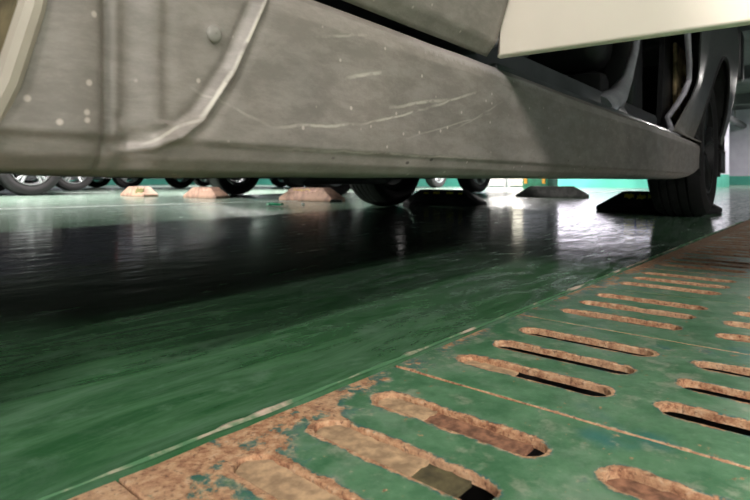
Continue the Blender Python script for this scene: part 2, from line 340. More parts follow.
# white roller shutter and beige shutter on the core wall
def shutter(name, px0, px1, m, label):
    vs = []
    for px in (px0, px1):
        a = (px-375)/F; t = 11.93/(a*math.sin(GA)+math.cos(GA)); vs.append(t*(a*math.cos(GA)-math.sin(GA)))
    v0, v1 = vs
    r = empty(name, G(11.93, (v0+v1)/2), GROT); tag(r, label, 'shutter')
    hw = (v1-v0)/2
    bm = B()
    k = 0; z = 0.02
    while z < 2.1:
        box(bm, -.02, .02, -hw, hw, z, z+.085, .012, seg=1); z += .09
    obj('curtain', bm, m, r)
    for s in (-1, 1):
        bm = B(); box(bm, -.035, .045, s*hw-.03, s*hw+.03, 0, 2.1, .005); obj('guide_rail', bm, 'housing', r)
    bm = B(); box(bm, -.1, .06, -hw-.04, hw+.04, 2.1, 2.25, .01); obj('shutter_box', bm, 'housing', r)
shutter('roller_shutter', 488, 505, 'shutter', 'white roller shutter left of the green column')
shutter('roller_shutter', 509, 527, 'beige', 'beige slatted shutter beside the green column')

# ceiling lamps
for (u, v, wt, d) in LAMPS:
    r = empty('fluorescent_lamp', G(u, v, CEIL-.34), GROT); tag(r, 'ceiling fluorescent lamp '+d, 'ceiling lamp', 'garage ceiling lamps')
    bm = B(); prism(bm, [(-.09, .0), (-.05, .05), (.05, .05), (.09, .0)], 'x', -.63, .63); obj('lamp_housing', bm, 'housing', r, smooth=False)
    for s in (-.035, .035):
        bm = B(); tube(bm, [(-.6, s, -.018), (.6, s, -.018)], .014, 10); obj('lamp_tube', bm, 'tube', r)
    for s in (-.5, .5):
        bm = B(); tube(bm, [(s, 0, .04), (s, 0, .34)], .006, 6); obj('hanger_rod', bm, 'duct', r)
    L = bpy.data.lights.new('lamp_light', 'AREA'); L.shape = 'RECTANGLE'; L.size = 1.2; L.size_y = .14; L.energy = wt; L.color = (1.0, 0.94, 0.90)
    lo = bpy.data.objects.new('lamp_light', L); C.objects.link(lo); lo.parent = r; lo.location = (0, 0, -.045)
# ducts under the ceiling far right
for k, (v, z, rad) in enumerate(((-2.6, 1.98, .10),)):
    bm = B(); tube(bm, [(6.5, 0, 0), (21.8, 0, 0)], rad, 14)
    for x in (8, 11, 14, 17, 20): tube(bm, [(x, 0, rad-.01), (x, 0, CEIL-z)], .012, 6)
    o = obj('ceiling_pipe', bm, 'duct'); o.location = G(0, v, z); o.rotation_euler = (0, 0, GROT)
    tag(o, ('dark pipe hung under the ceiling over the bays' if k == 0 else 'thinner dark pipe hung over the aisle at right'), 'pipe')

# ---------------------------------------------------------------- slotted drain covers
def slot_outline(uc, vc, hl, hw, seg=9, jit=0.0, seed=0):
    pts = []
    for s in (1, -1):
        for k in range(seg+1):
            a = -PI/2+PI*k/seg if s == 1 else PI/2+PI*k/seg
            pts.append((uc+hw*math.sin(a)*1.0, vc+s*0+ (hl if s == 1 else -hl)+hw*math.cos(a)))
        if True:
            n = 8
            for k in range(1, n):
                f = k/n
                if s == 1: pts.append((uc+hw, vc+hl-2*hl*f))
                else: pts.append((uc-hw, vc-hl+2*hl*f))
    # order fix: build explicitly, counter-clockwise
    pts = []
    n = 14
    for k in range(n): pts.append((uc+hw, vc-hl+2*hl*k/n))
    for k in range(seg): a = PI*k/seg; pts.append((uc+hw*math.cos(a), vc+hl+hw*math.sin(a)))
    for k in range(n): pts.append((uc-hw, vc+hl-2*hl*k/n))
    for k in range(seg): a = PI+PI*k/seg; pts.append((uc+hw*math.cos(a), vc-hl+hw*math.sin(a)))
    rnd = random.Random(seed)
    return [(p[0]+rnd.uniform(-jit, jit), p[1]+rnd.uniform(-jit, jit)) for p in pts]
PW = 0.122; TH = 0.0062
def cover_mesh(seed):
    bm = B()
    loops = []
    yl0, yl1 = -(TR1-.003), -(TR0+.003)     # local y = -v
    u0, u1 = -PW+.0012, PW-.0012
    out = []
    for k in range(12): out.append((u0+(u1-u0)*k/12, yl0))
    for k in range(18): out.append((u1, yl0+(yl1-yl0)*k/18))
    for k in range(12): out.append((u1-(u1-u0)*k/12, yl1))
    for k in range(18): out.append((u0, yl1-(yl1-yl0)*k/18))
    rnd = random.Random(seed)
    out = [(a+rnd.uniform(-.0006, .0006), b+rnd.uniform(-.0008, .0008)) for a, b in out]
    loops.append(out)
    for i, uc in enumerate((-SP, 0, SP)):
        for j, vc in enumerate((SR1, SR2)):
            loops.append(slot_outline(uc, -vc, SL, SW, jit=.0005, seed=seed*10+i*2+j))
    es = []
    for lp in loops:
        vs = [bm.verts.new((a, b, 0)) for a, b in lp]
        es += [bm.edges.new((vs[k], vs[(k+1) % len(vs)])) for k in range(len(vs))]
    bmesh.ops.triangle_fill(bm, edges=es, use_beauty=True)
    r = bmesh.ops.extrude_face_region(bm, geom=bm.faces[:])
    for v in [g for g in r['geom'] if isinstance(g, bmesh.types.BMVert)]: v.co.z = -TH
    bmesh.ops.recalc_face_normals(bm, faces=bm.faces[:])
    top = [e for e in bm.edges if all(abs(v.co.z) < 1e-6 for v in e.verts) and len(e.link_faces) == 2 and abs(e.link_faces[0].normal.z-e.link_faces[1].normal.z) > .5]
    bmesh.ops.bevel(bm, geom=top, offset=.0011, segments=2, affect='EDGES', profile=.5)
    return bm
meshes = []
labels = {-1: 'rusty green slotted drain cover at the very near end, mostly out of frame', 0: 'nearest green slotted drain cover, its left slots choked with tan sediment',
          1: 'second green slotted drain cover with three open dark slots', 2: 'third green slotted drain cover along the trench', 3: 'fourth drain cover, its slots edged in bright orange rust', 4: 'fifth drain cover, where the green paint turns brown'}
UC0 = 0.255
protos = []
for s in range(3):
    bmx = cover_mesh(s+1); me = bpy.data.meshes.new('drain_cover'); bmx.to_mesh(me); bmx.free(); me.materials.append(M['grate']); protos.append(me)
def sediment(parent, uc, vc, v0, v1, z, m, seed):
    bm = B(); rnd = random.Random(seed); nu, nv = 7, max(6, int((v1-v0)/.004)); hw = SW-.0008
    g = []
    for j in range(nv+1):
        row = []
        yy = v0+(v1-v0)*j/nv
        lim = hw
        e = abs(yy-vc)-SL
        if e > 0: lim = math.sqrt(max(hw*hw-e*e, 1e-6))
        for i in range(nu+1):
            xx = uc+(-1+2*i/nu)*lim
            zz = z+.0014*(noise.noise(Vector((xx*160+seed*7, yy*160, seed)))) + .0008*noise.noise(Vector((xx*500, yy*500, seed)))
            row.append(bm.verts.new((xx, -yy, zz)))
        g.append(row)
    for j in range(nv):
        for i in range(nu): bm.faces.new((g[j][i], g[j][i+1], g[j+1][i+1], g[j+1][i]))
    r = bmesh.ops.extrude_face_region(bm, geom=bm.faces[:])
    for v in [q for q in r['geom'] if isinstance(q, bmesh.types.BMVert)]: v.co.z = -TH-.001
    return obj('slot_sediment', bm, m, parent)
k = -3
while UC0+k*.244 < TU1-.1:
    u = UC0+k*.244
    o = bpy.data.objects.new('drain_cover', protos[k % 3]); C.objects.link(o)
    o.location = G(u, 0, -.0005+random.uniform(-.0005, .0003)); o.rotation_euler = (0, 0, GROT)
    if k in labels: lb = labels[k]
    elif k == -3: lb = 'slotted drain cover furthest behind the viewpoint'
    elif 4 < k < 9: lb = ['sixth', 'seventh', 'eighth', 'ninth'][k-5]+' slotted drain cover counted down the trench from the nearest'
    elif k < 0: lb = 'slotted drain cover behind the viewpoint'
    else: lb = 'brown weathered drain cover, %s from the far end of the trench' % (['topmost', 'second', 'third', 'fourth', 'fifth', 'sixth', 'seventh', 'eighth', 'ninth', 'tenth'][max(0, min(9, 16-k))])
    tag(o, lb, 'drain cover', 'slotted covers over the drainage trench')
    if k == 0:
        a, b_ = SR1-SL-SW+.001, SR1+SL+SW-.001
        sediment(o, -SP, SR1, a, b_, -.0022, 'sediment', 1)
        sediment(o, 0, SR1, a, a+.082, -.0028, 'sediment', 2); sediment(o, 0, SR1, a+.080, b_-.020, -.0042, 'darksed', 3)  # darker olive fill towards the right end of the middle slot
        sediment(o, SP, SR1, a, a+.045, -.0034, 'sediment', 4); sediment(o, SP, SR1, a+.043, b_-.012, -.0044, 'brownsed', 5)
        sediment(o, SP, SR2, SR2-SL-SW+.001, SR2-.01, -.0050, 'brownsed', 6)
    if k == -1:
        for q in (-1, 0, 1): sediment(o, q*SP, SR1, SR1-SL-SW+.001, SR1+SL, -.003, 'sediment', 9+q)
    if k == 1: sediment(o, -SP, SR1, SR1-SL-SW+.001, SR1-.015, -.0050, 'sediment', 12)
    k += 1
# support ledges in the trench
for s, (a, b_) in enumerate(((TR0, TR0+.018), (TR1-.018, TR1))):
    bm = B(); box(bm, TU0, TU1, -b_, -a, -.026, -.0075); gridobj('trench_ledge', bm, 'steel')

# crumbling pale sealant along the floor edge of the trench
bm = B(); rnd = random.Random(3); A = []
for k in range(330):
    u_ = -.2+k*.0085; n_ = noise.noise(Vector((u_*14, 0, 0))); n2_ = noise.noise(Vector((u_*45, 5, 0)))
    wd_ = max(.0004, .0022+.0045*n_+.003*n2_); c_ = -TR0+.004+.002*n2_
    A.append([bm.verts.new((u_, c_-wd_, .0003)), bm.verts.new((u_, c_, .0016+.0008*n_)), bm.verts.new((u_, c_+wd_, .0003))])
for a, b_ in zip(A, A[1:]):
    bm.faces.new((a[0], a[1], b_[1], b_[0])); bm.faces.new((a[1], a[2], b_[2], b_[1]))
gridobj('trim_sealant', bm, 'sealant', smooth=True)

# ---------------------------------------------------------------- wheel stops
def wheel_stop(x, y, ang, L, Hh, Wd, m, label, marks, cap=False):
    r = empty('wheel_stop', (x, y, 0), ang); tag(r, label, 'wheel stop', 'wheel stops on the garage floor')   # local x = length
    bm = B(); hl = L/2; c = min(.13, L*.24)
    base = [(-hl, -Wd/2), (hl, -Wd/2), (hl, Wd/2), (-hl, Wd/2)]
    mid = [(-hl, -Wd/2), (hl, -Wd/2), (hl, Wd/2), (-hl, Wd/2)]
    top = [(-hl+c, -Wd*.30), (hl-c, -Wd*.30), (hl-c, Wd*.30), (-hl+c, Wd*.30)]
    R = [[bm.verts.new((p[0], p[1], z)) for p in q] for q, z in ((base, 0), (mid, Hh*.22), (top, Hh))]
    for a, b_ in zip(R, R[1:]):
        for i in range(4): bm.faces.new((a[i], a[(i+1) % 4], b_[(i+1) % 4], b_[i]))
    bm.faces.new(R[0][::-1]); bm.faces.new(R[2])
    bmesh.ops.bevel(bm, geom=bm.edges[:], offset=.006, segments=2, affect='EDGES', profile=.5)
    obj('stop_body', bm, m, r)
    # marks sit on the sloping front face
    f0 = Vector((0, -Wd/2, Hh*.22)); f1 = Vector((0, -Wd*.30, Hh)); n = Vector((0, -(f1.z-f0.z), f1.y-f0.y)).normalized()
    for (cx, w_, h0, h1, mm) in marks:
        bm = B(); pts = []
        for i in range(7):
            for_x = cx-w_/2+w_*i/6; pts.append((for_x, h1-(h1-h0)*.35*abs(math.sin(i*1.9+cx*9))))
        for i in range(6, -1, -1): pts.append((cx-w_/2+w_*i/6, h0+(h1-h0)*.25*abs(math.sin(i*2.3+cx*5))))
        A = [bm.verts.new(Vector((p[0], 0, 0))+f0+(f1-f0)*p[1]+n*(-.001)) for p in pts]
        Bv = [bm.verts.new(v.co+n*.004) for v in A]
        bm.faces.new(A); bm.faces.new(Bv[::-1])
        for i in range(len(A)): bm.faces.new((A[i], A[(i+1) % len(A)], Bv[(i+1) % len(A)], Bv[i]))
        q = obj('reflector_strip', bm, mm, r)
        if mm == 'moss': q.name = 'end_cap'
    return r
CA = math.radians(38)                       # the grey car stands a little askew of the bays
def K(x, y, z=0.0): return Vector((x*math.sin(CA)-y*math.cos(CA), x*math.cos(CA)+y*math.sin(CA), z))
CROT = PI/2-CA
ym = [(-.10, .05, .55, .93, 'yellow'), (-.035, .045, .5, .9, 'yellow'), (.03, .05, .55, .95, 'yellow'), (.1, .03, .6, .9, 'yellow')]
s = K(3.14, .585); wheel_stop(s.x, s.y, CROT+PI/2+PI, .57, .105, .15, 'stop_black', 'black rubber wheel stop with yellow reflectors behind the near rear tyre', [(-.12, .05, .5, .93, 'yellow'), (-.06, .045, .45, .88, 'yellow'), (0, .06, .5, .9, 'yellow'), (.08, .05, .5, .9, 'yellow')])
s = K(3.16, 1.885); wheel_stop(s.x, s.y, CROT+PI/2+PI, .57, .10, .15, 'stop_black', 'black rubber wheel stop behind the far rear tyre of the grey car', [(-.1, .04, .6, .8, 'yellow'), (-.02, .05, .6, .85, 'yellow'), (.08, .05, .62, .85, 'yellow'), (.16, .03, .6, .8, 'yellow')])
AX = CROT-PI/2
def at(px, d): return ((px-375)/F*d, d)
GX = GROT-PI/2
x, y = at(311, 4.3); wheel_stop(x, y, GX, .62, .105, .15, 'stop_pink', 'faded pink wheel stop with a yellow strip, nearest in the empty bay', [(-.04, .34, .45, .95, 'stop_orange'), (-.05, .2, .6, .9, 'yellow')])
x, y = at(206, 5.0); wheel_stop(x, y, GX, .55, .10, .15, 'stop_pink', 'faded pink wheel stop in the middle of the left row', [(.05, .14, .5, .85, 'stop_orange')])
x, y = at(139, 5.5); wheel_stop(x, y, GX, .52, .10, .15, 'stop_pink', 'faded pink wheel stop with olive right end, leftmost of the row', [(.14, .16, .1, .95, 'moss')])
x, y = at(552, 5.25); wheel_stop(x, y, GX+.25, .66, .105, .17, 'stop_grey', 'lone dusty grey wheel stop in front of the green column', [])
s = G(4.75, -4.2)
# ---------------------------------------------------------------- wheels
def wheel(parent, x, y, side, R=.32, wd=.215, rimr=.215, spokes=5, tread=True, rim='alloy'):
    """side = -1: outer face towards -y"""
    w_ = empty('wheel'); w_.parent = parent; w_.location = (x, y, R)
    bm = B(); h = wd/2
    prof = [(rimr, -h*.62), (rimr+.012, -h*.86), (rimr+.04, -h), (R-.045, -h*1.0), (R-.015, -h*.90), (R-.004, -h*.74), (R, -h*.5)]
    for g in (-.45, -.12, .22, .5):
        prof += [(R, h*(g-.04)), (R-.008, h*(g-.02)), (R-.008, h*(g+.02)), (R, h*(g+.04))] if tread else []
    prof += [(R-.004, h*.74), (R-.015, h*.9), (R-.045, h), (rimr+.04, h), (rimr+.012, h*.86), (rimr, h*.62)]
    lathe(bm, prof, 0, 0, 56); obj('tyre', bm, 'rubber', w_, angle=.5)
    bm = B(); s = side
    lathe(bm, [(rimr+.002, h*.9*s), (rimr-.008, h*.9*s), (rimr-.016, h*.55*s), (rimr-.03, -h*.6*s), (rimr+.001, -h*.8*s)], 0, 0, 40)
    for k in range(spokes):
        a = 2*PI*k/spokes+.3
        for da in (-.13, .13):
            p0 = Vector((.05*math.cos(a), h*.62*s, .05*math.sin(a))); p1 = Vector(((rimr-.008)*math.cos(a+da), h*.72*s, (rimr-.008)*math.sin(a+da)))
            tube(bm, [p0, (p0+p1)/2+Vector((0, .006*s, 0)), p1], [.020, .016, .018], 8)
    lathe(bm, [(.001, h*.74*s), (.03, h*.73*s), (.055, h*.68*s), (.062, h*.5*s), (.06, h*.2*s)], 0, 0, 24)
    obj('rim', bm, rim, w_)
    bm = B(); lathe(bm, [(.002, h*.1*s), (.15, h*.1*s), (.15, -h*.1*s), (.002, -h*.1*s)], 0, 0, 28); obj('brake_disc', bm, 'duct', w_)
    return w_

# ---------------------------------------------------------------- the grey car (local x to the rear, local y to its left)
car = empty('car', (0, 0, 0), CROT); tag(car, 'large dusty grey car with an open cream door, parked on the green floor', 'car')
PROF = [(.167, .330), (.170, .312), (.178, .304), (.186, .301), (.190, .2975), (.25, .293), (.285, .290), (.298, .292), (.306, .300), (.312, .300), (.33, .285), (.40, .262), (.50, .238), (.6, .222), (.75, .205), (.9, .20), (1.0, .215), (1.1, .235)]
def yprof(z):
    if z <= PROF[0][0]: return PROF[0][1]
    for (a, ya), (b_, yb) in zip(PROF, PROF[1:]):
        if z <= b_: return ya+(yb-ya)*(z-a)/(b_-a)
    return PROF[-1][1]
CUR = [(.262, .320), (.256, .306), (.246, .285), (.2235, .235), (.202, .203), (.187, .191), (.17, .184), (.15, .181)]
def curd(x, z):
    best = 9; side = 0
    for (a, b_), (c, d) in zip(CUR, CUR[1:]):
        dx, dz = c-a, d-b_; L2 = dx*dx+dz*dz; k = max(0, min(1, ((x-a)*dx+(z-b_)*dz)/L2))
        e = math.hypot(x-a-k*dx, z-b_-k*dz)
        if e < best: best = e; side = (dx*(z-b_)-dz*(x-a))
    return best, side
def gs(x, s): return math.exp(-(x/s)**2)
DENTS = [(.209, .258, .006, -.0022), (.152, .2, .004, .001), (.158, .189, .0045, .0014), (.17, .24, .012, .0012), (.33, .26, .03, .002), (.45, .23, .05, .002), (.60, .25, .05, -.002), (.25, .225, .02, .0015), (.9, .24, .09, .003), (1.5, .25, .15, -.004)]
def ylow(x, z):
    y = yprof(z)
    if x < .5:
        d, s_ = curd(x, z); kf = min(1, max(0, (x-.140)/.03)); kf = kf*kf*(3-2*kf)
        y -= kf*.0026*gs(d, .0024)
        y += kf*.0022*gs(d-.007, .004)*(1 if s_ < 0 else .3)
        if s_ < 0: y += kf*.0022*(1-math.exp(-(d/.006)**2))
        # upright fold between mudguard and sill
        xc = .139+(.306-z)*.045
        y += .0058*gs(x-xc, .0040)+.0045*gs(x-xc-.012, .008)-.003*gs(x-xc-.03, .008)
        y -= .004*gs(x-xc+.016, .016)
        y += .0025*gs(x-xc-.035, .006)*(1 if z > .2 else 0)
    for a, b_, r_, h_ in DENTS: y += h_*gs(math.hypot(x-a, z-b_), r_)
    y += .0012*noise.noise(Vector((x*14, z*22, 3)))
    if x > 1.7: y += .012*((x-1.7)/.7)**2
    return y
def zbot(x):
    z = .167+.0012*noise.noise(Vector((x*7, 0, 0)))
    if x > 1.9: z += .05*((x-1.9)/.6)**2
    return z
def xs_list(a, b_, d0, d1, p):
    r = [a]
    while r[-1] < b_:
        f = min(1, max(0, (r[-1]-a)/p)); r.append(r[-1]+d0+(d1-d0)*f)
    r[-1] = b_; return r
def sidesheet(name, xs, zrows, yf, m, arches=(), th=.004, xl=None, xr=None, parent=car):
    bm = B(); g = []
    for z in zrows:
        row = []
        for i, x in enumerate(xs):
            xx = x
            if xl or xr:
                f = (x-xs[0])/(xs[-1]-xs[0]); a = xl(z) if xl else xs[0]; b_ = xr(z) if xr else xs[-1]; xx = a+(b_-a)*f
            zz = z
            if zbot and z < .30 and name == 'rocker_panel': zz = zbot(xx)+(z-.167)*(.306-zbot(xx))/(.306-.167)
            row.append(bm.verts.new((xx, yf(xx, zz), zz)))
        g.append(row)
    for j in range(len(zrows)-1):
        for i in range(len(xs)-1): bm.faces.new((g[j][i], g[j][i+1], g[j+1][i+1], g[j+1][i]))
    for (cx, cz, r_) in arches:
        kill = [f for f in bm.faces if math.hypot(f.calc_center_median().x-cx, f.calc_center_median().z-cz) < r_]
        bmesh.ops.delete(bm, geom=kill, context='FACES')
        for v in bm.verts:
            d = math.hypot(v.co.x-cx, v.co.z-cz)
            if v.is_boundary and d < r_*1.12 and d > .001 and abs(d-r_) < .03:
                v.co.x = cx+(v.co.x-cx)*r_/d; v.co.z = cz+(v.co.z-cz)*r_/d
    bmesh.ops.delete(bm, geom=[v for v in bm.verts if not v.link_faces], context='VERTS')
    o = obj(name, bm, m, parent, angle=1.2)
    md = o.modifiers.new('solid', 'SOLIDIFY'); md.thickness = th; md.offset = 1
    # keep the outer skin where drawn: thickness goes inwards (+y)
    n = sum((p.normal.y*p.area for p in o.data.polygons)); md.offset = -1 if n < 0 else 1
    return o
def frange(a, b_, d):
    n = max(1, int(round((b_-a)/d))); return [a+(b_-a)*k/n for k in range(n+1)]
FA, RA = (-.27, .32, .38), (2.83, .33, .365)
sidesheet('rocker_panel', frange(.03, .29, .0013)[:-1]+xs_list(.29, 2.52, .002, .02, .6), frange(.167, .306, .0014), ylow, 'paint', (FA, RA))
# fender above the seam
def yup(x, z):
    return yprof(z)+.0015*noise.noise(Vector((x*5, z*5, 9)))+.04*min(1, max(0, (x-1.7)/.6))*(1 if z > .33 else 0)+(max(0, x-3.35)**2*.9)+(max(0, -.65-x)**2*.9)
sidesheet('front_fender', frange(-1.05, .60, .012), frange(.314, .35, .004)+frange(.36, 1.0, .02), yup, 'paint', (FA,))
bm = B()
bmx = None
def qxl(z):
    pts = [(.314, 1.86), (.38, 1.95), (.44, 2.05), (.49, 2.10), (.53, 2.08), (.60, 1.96), (.7, 1.84), (.9, 1.75), (1.1, 1.72)]
    for (a, xa), (b_, xb) in zip(pts, pts[1:]):
        if z <= b_: return xa+(xb-xa)*(z-a)/(b_-a)
    return pts[-1][1]
sidesheet('quarter_panel', frange(1.9, 3.75, .016), frange(.314, 1.1, .016), yup, 'paint', (RA,), xl=qxl)
sidesheet('rear_corner_panel', frange(3.2, 3.75, .02), frange(.20, .312, .016), lambda x, z: yup(x, .314)+.004, 'trim', (RA,))
# arch lips
def arch_lip(arch, a0, a1, m, rr, name, dy=0):
    bm = B(); pts = []
    for k in range(41):
        a = math.radians(a0+(a1-a0)*k/40); x_, z_ = arch[0]+(arch[2]+rr*.2)*math.cos(a), arch[1]+(arch[2]+rr*.2)*math.sin(a)
        pts.append((x_, (ylow(x_, z_) if z_ < .306 else yup(x_, z_))+.002+dy, z_))
    tube(bm, pts, rr, 10); return obj(name, bm, m, car)
arch_lip(FA, -22, 200, 'lip', .006, 'arch_lip', -.001)
arch_lip(RA, -18, 200, 'rubber', .008, 'arch_lip')
# arch liners (curved shells going inwards)
for arch, nm in ((FA, 'arch_liner'), (RA, 'arch_liner')):
    bm = B(); pr = []
    for k in range(31):
        a = math.radians(-24+228*k/30); pr.append((arch[0]+(arch[2]+.004)*math.cos(a), arch[1]+(arch[2]+.004)*math.sin(a)))
    A = [bm.verts.new((p[0], .305 if p[1] < .5 else .27, p[1])) for p in pr]; Bv = [bm.verts.new((p[0], .66, p[1])) for p in pr]
    for k in range(30): bm.faces.new((A[k], A[k+1], Bv[k+1], Bv[k]))
    bm.faces.new(Bv)
    obj(nm, bm, 'liner' if arch is FA else 'under', car)
# round plug on the mudguard
bm = B(); lathe(bm, [(.0005, -.0020), (.003, -.0018), (.0048, -.001), (.0056, 0), (.0056, .006)], .209, .258, 20, ylow(.209, .258)+.0005); obj('round_plug', bm, 'plug', car)
# underbody
bm = B()
box(bm, .16, 2.45, .332, 2.18, .20, .30, .01)
for yy in (.62, 1.9): box(bm, .2, 2.4, yy-.035, yy+.035, .185, .205, .006)
for xx in (.5, 1.1, 1.7, 2.2): box(bm, xx, xx+.05, .4, 2.1, .19, .205, .005)
box(bm, -1.05, .16, .68, 1.84, .21, .5, .01); box(bm, 2.45, 3.7, .68, 1.84, .24, .5, .01)
obj('floor_pan', bm, 'under', car)
bm = B(); tube(bm, [(.6, 1.25, .195), (2.0, 1.25, .195), (2.5, 1.45, .22), (3.1, 1.6, .23), (3.8, 1.7, .24)], .026, 12); tube(bm, [(1.2, 1.25, .205), (1.65, 1.25, .205)], .055, 14); obj('exhaust_pipe', bm, 'duct', car)
bm = B(); tube(bm, [(2.83, .5, .30), (2.83, 2.05, .30)], .035, 10); obj('rear_axle', bm, 'duct', car)
# sill bottom flange and inner sill step of the door aperture
bm = B(); box(bm, .64, 2.02, .302, .345, .268, .316, .006); box(bm, .645, 1.9, .35, .43, .30, .372, .016); o = obj('inner_sill', bm, 'inner', car)
bm = B(); box(bm, .66, 2.3, .40, 2.08, .30, .345, .01); obj('cabin_floor', bm, 'inner', car)
# far side, roof, ends
def shell(name, polys, m):
    bm = B()
    for pts, ax, a, b_ in polys: prism(bm, pts, ax, a, b_)
    return obj(name, bm, m, car, smooth=False)
YF = 2.42
def fprof(): return [(z, YF+.2-y_) for z, y_ in PROF]
bm = B(); xs = frange(-1.05, 3.75, .05); g = []
zr = [.20, .25, .306, .33, .4, .5, .6, .75, .9, 1.0]
for z in zr: g.append([bm.verts.new((x_, YF+.2-yup(x_, z), z)) for x_ in xs])
for j in range(len(zr)-1):
    for i in range(len(xs)-1): bm.faces.new((g[j][i], g[j][i+1], g[j+1][i+1], g[j+1][i]))
for arch in (FA, RA):
    kill = [f for f in bm.faces if math.hypot(f.calc_center_median().x-arch[0], f.calc_center_median().z-arch[1]) < arch[2]]
    bmesh.ops.delete(bm, geom=kill, context='FACES')
o = obj('far_body_side', bm, 'paint', car); md = o.modifiers.new('solid', 'SOLIDIFY'); md.thickness = .01
bm = B(); box(bm, .66, 2.25, 2.14, 2.22, .33, 1.0, .02); obj('door_trim', bm, 'trim', car)
shell('roof', [([(.66, 1.70), (1.2, 1.80), (2.9, 1.80), (3.55, 1.68), (3.55, 1.64), (2.9, 1.755), (1.2, 1.755), (.66, 1.66)], 'y', .42, 2.2)], 'paint')
bm = B(); box(bm, -1.05, .66, .24, 2.38, .96, 1.0, .02); obj('bonnet', bm, 'paint', car)
bm = B(); box(bm, -1.12, -1.02, .3, 2.32, .22, .95, .05); obj('front_bumper', bm, 'trim', car)
bm = B(); box(bm, 3.70, 3.80, .34, 2.28, .24, .62, .04); obj('rear_bumper', bm, 'trim', car)
bm = B(); box(bm, 3.68, 3.75, .36, 2.26, .60, 1.08, .02); obj('tailgate', bm, 'paint', car)
bm = B(); prism(bm, [(3.55, 1.66), (3.76, 1.06), (3.72, 1.06), (3.51, 1.66)], 'y', .44, 2.18); obj('rear_window', bm, 'glass', car, smooth=False)
bm = B(); prism(bm, [(.1, .99), (.70, 1.69), (.73, 1.69), (.14, .99)], 'y', .36, 2.26); obj('windscreen', bm, 'glass', car, smooth=False)
bm = B(); prism(bm, [(.3, 1.0), (.8, 1.7), (3.5, 1.66), (3.7, 1.0)], 'y', 2.20, 2.22); obj('side_window', bm, 'glass', car, smooth=False)
bm = B(); prism(bm, [(2.2, 1.08), (2.3, 1.7), (3.5, 1.66), (3.7, 1.08)], 'y', .36, .38); obj('side_window', bm, 'glass', car, smooth=False)
bm = B(); box(bm, 3.60, 3.76, .245, .33, .72, 1.0, .02); obj('tail_lamp', bm, 'trim', car)
# pillars in the open side
bm = B(); tube(bm, [(1.28, .36, .325), (1.40, .35, .365), (1.48, .345, .42), (1.56, .345, .50), (1.62, .345, .60), (1.66, .37, 1.0), (1.68, .46, 1.74)], [.034, .026, .015, .011, .010, .010, .012], 12); o = obj('door_pillar', bm, 'gloss', car)
bm = B(); box(bm, 1.68, 1.80, .37, .46, .33, 1.7, .02); obj('pillar_trim', bm, 'trim', car)
bm = B(); tube(bm, [(qxl(z_)-.006, yup(2.3, z_)+.012, z_) for z_ in (.32, .36, .41, .45, .5, .55, .6, .7, .85, 1.05)]+[(2.14, .40, 1.72)], .009, 8); obj('aperture_seal', bm, 'gloss', car)
bm = B(); prism(bm, [(1.92, .33), (2.5, .33), (2.5, 1.7), (2.2, 1.7)], 'y', .345, .36); obj('inner_quarter_panel', bm, 'trim', car, smooth=False)
bm = B(); box(bm, .58, .66, .30, .40, .33, 1.0, .02); box(bm, .60, .66, .4, .46, 1.0, 1.7, .01); obj('hinge_pillar', bm, 'inner', car)
# seats
def seat(x0, m, tilt=.12, y0=.55):
    s_ = empty('seat'); s_.parent = car; s_.location = (x0, y0, .345)
    bm = B(); box(bm, 0, .5, 0, .5, .0, .14, .03); obj('seat_base', bm, 'trim', s_)
    bm = B(); box(bm, -.02, .52, -.01, .52, .14, .30, .06, seg=4); obj('cushion', bm, m, s_)
    bm = B(); vs = box(bm, .44, .58, 0, .52, .26, .95, .06, seg=4)
    for v in bm.verts: v.co.x += (v.co.z-.26)*tilt
    obj('backrest', bm, m, s_)
seat(.92, 'inner'); seat(1.62, 'trim', y0=.44)
# the brown rusty latch bracket seen in the rear gap
bm = B(); box(bm, 2.10, 2.36, .328, .343, .37, .64, .008)
for q in ((.47, 2.18), (.56, 2.22), (.43, 2.26), (.60, 2.30)): lathe(bm, [(.001, -.02), (.018, -.02), (.022, 0)], q[1], q[0], 12, .328)
obj('latch_bracket', bm, 'seat', car)
# wheels
wheel(car, 2.83, .415, -1, rim='trim'); wheel(car, 2.83, 2.13, 1, rim='trim'); wheel(car, -.27, .43, -1); wheel(car, -.27, 2.13, 1)
# the open door: hinged at x=.64, standing square to the side
door = empty('front_door'); door.parent = car; door.location = (.607, .292, 0); door.rotation_euler = (0, 0, math.radians(3))
door['label'] = 'pale cream door swung wide open'
bm = B(); L_ = 1.02
pts = [(-.004, .314), (-.012, .45), (-.012, .95), (-.02, 1.02), (-L_, 1.02), (-L_-.01, .9), (-L_+.02, .36), (-L_+.05, .314)]
prism(bm, pts, 'x', 0, .012)
bmesh.ops.bevel(bm, geom=[e for e in bm.edges if all(v.co.x < .001 for v in e.verts)], offset=.004, segments=3, affect='EDGES', profile=.5)
obj('door_skin', bm, 'cream', door)
bm = B(); prism(bm, [(-.03, .345), (-.03, 1.0), (-L_+.04, 1.0), (-L_+.04, .38), (-L_+.08, .345)], 'x', .012, .08); obj('door_inner', bm, 'trim', door)
bm = B(); tube(bm, [(.05, -.05, 1.0), (.05, -.3, 1.6), (.05, -L_+.05, 1.62), (.05, -L_+.02, 1.0)], .018, 8); obj('window_frame', bm, 'trim', door)
bm = B()
v4 = [(-.06, 1.0), (-.3, 1.6), (-L_+.06, 1.62), (-L_+.04, 1.0)]; prism(bm, v4, 'x', .047, .053); obj('pane', bm, 'glass', door, smooth=False)
bm = B(); tube(bm, [(-.008, -.80, .86), (-.045, -.82, .86), (-.045, -.94, .86), (-.008, -.96, .86)], .012, 8); obj('handle', bm, 'cream', door)

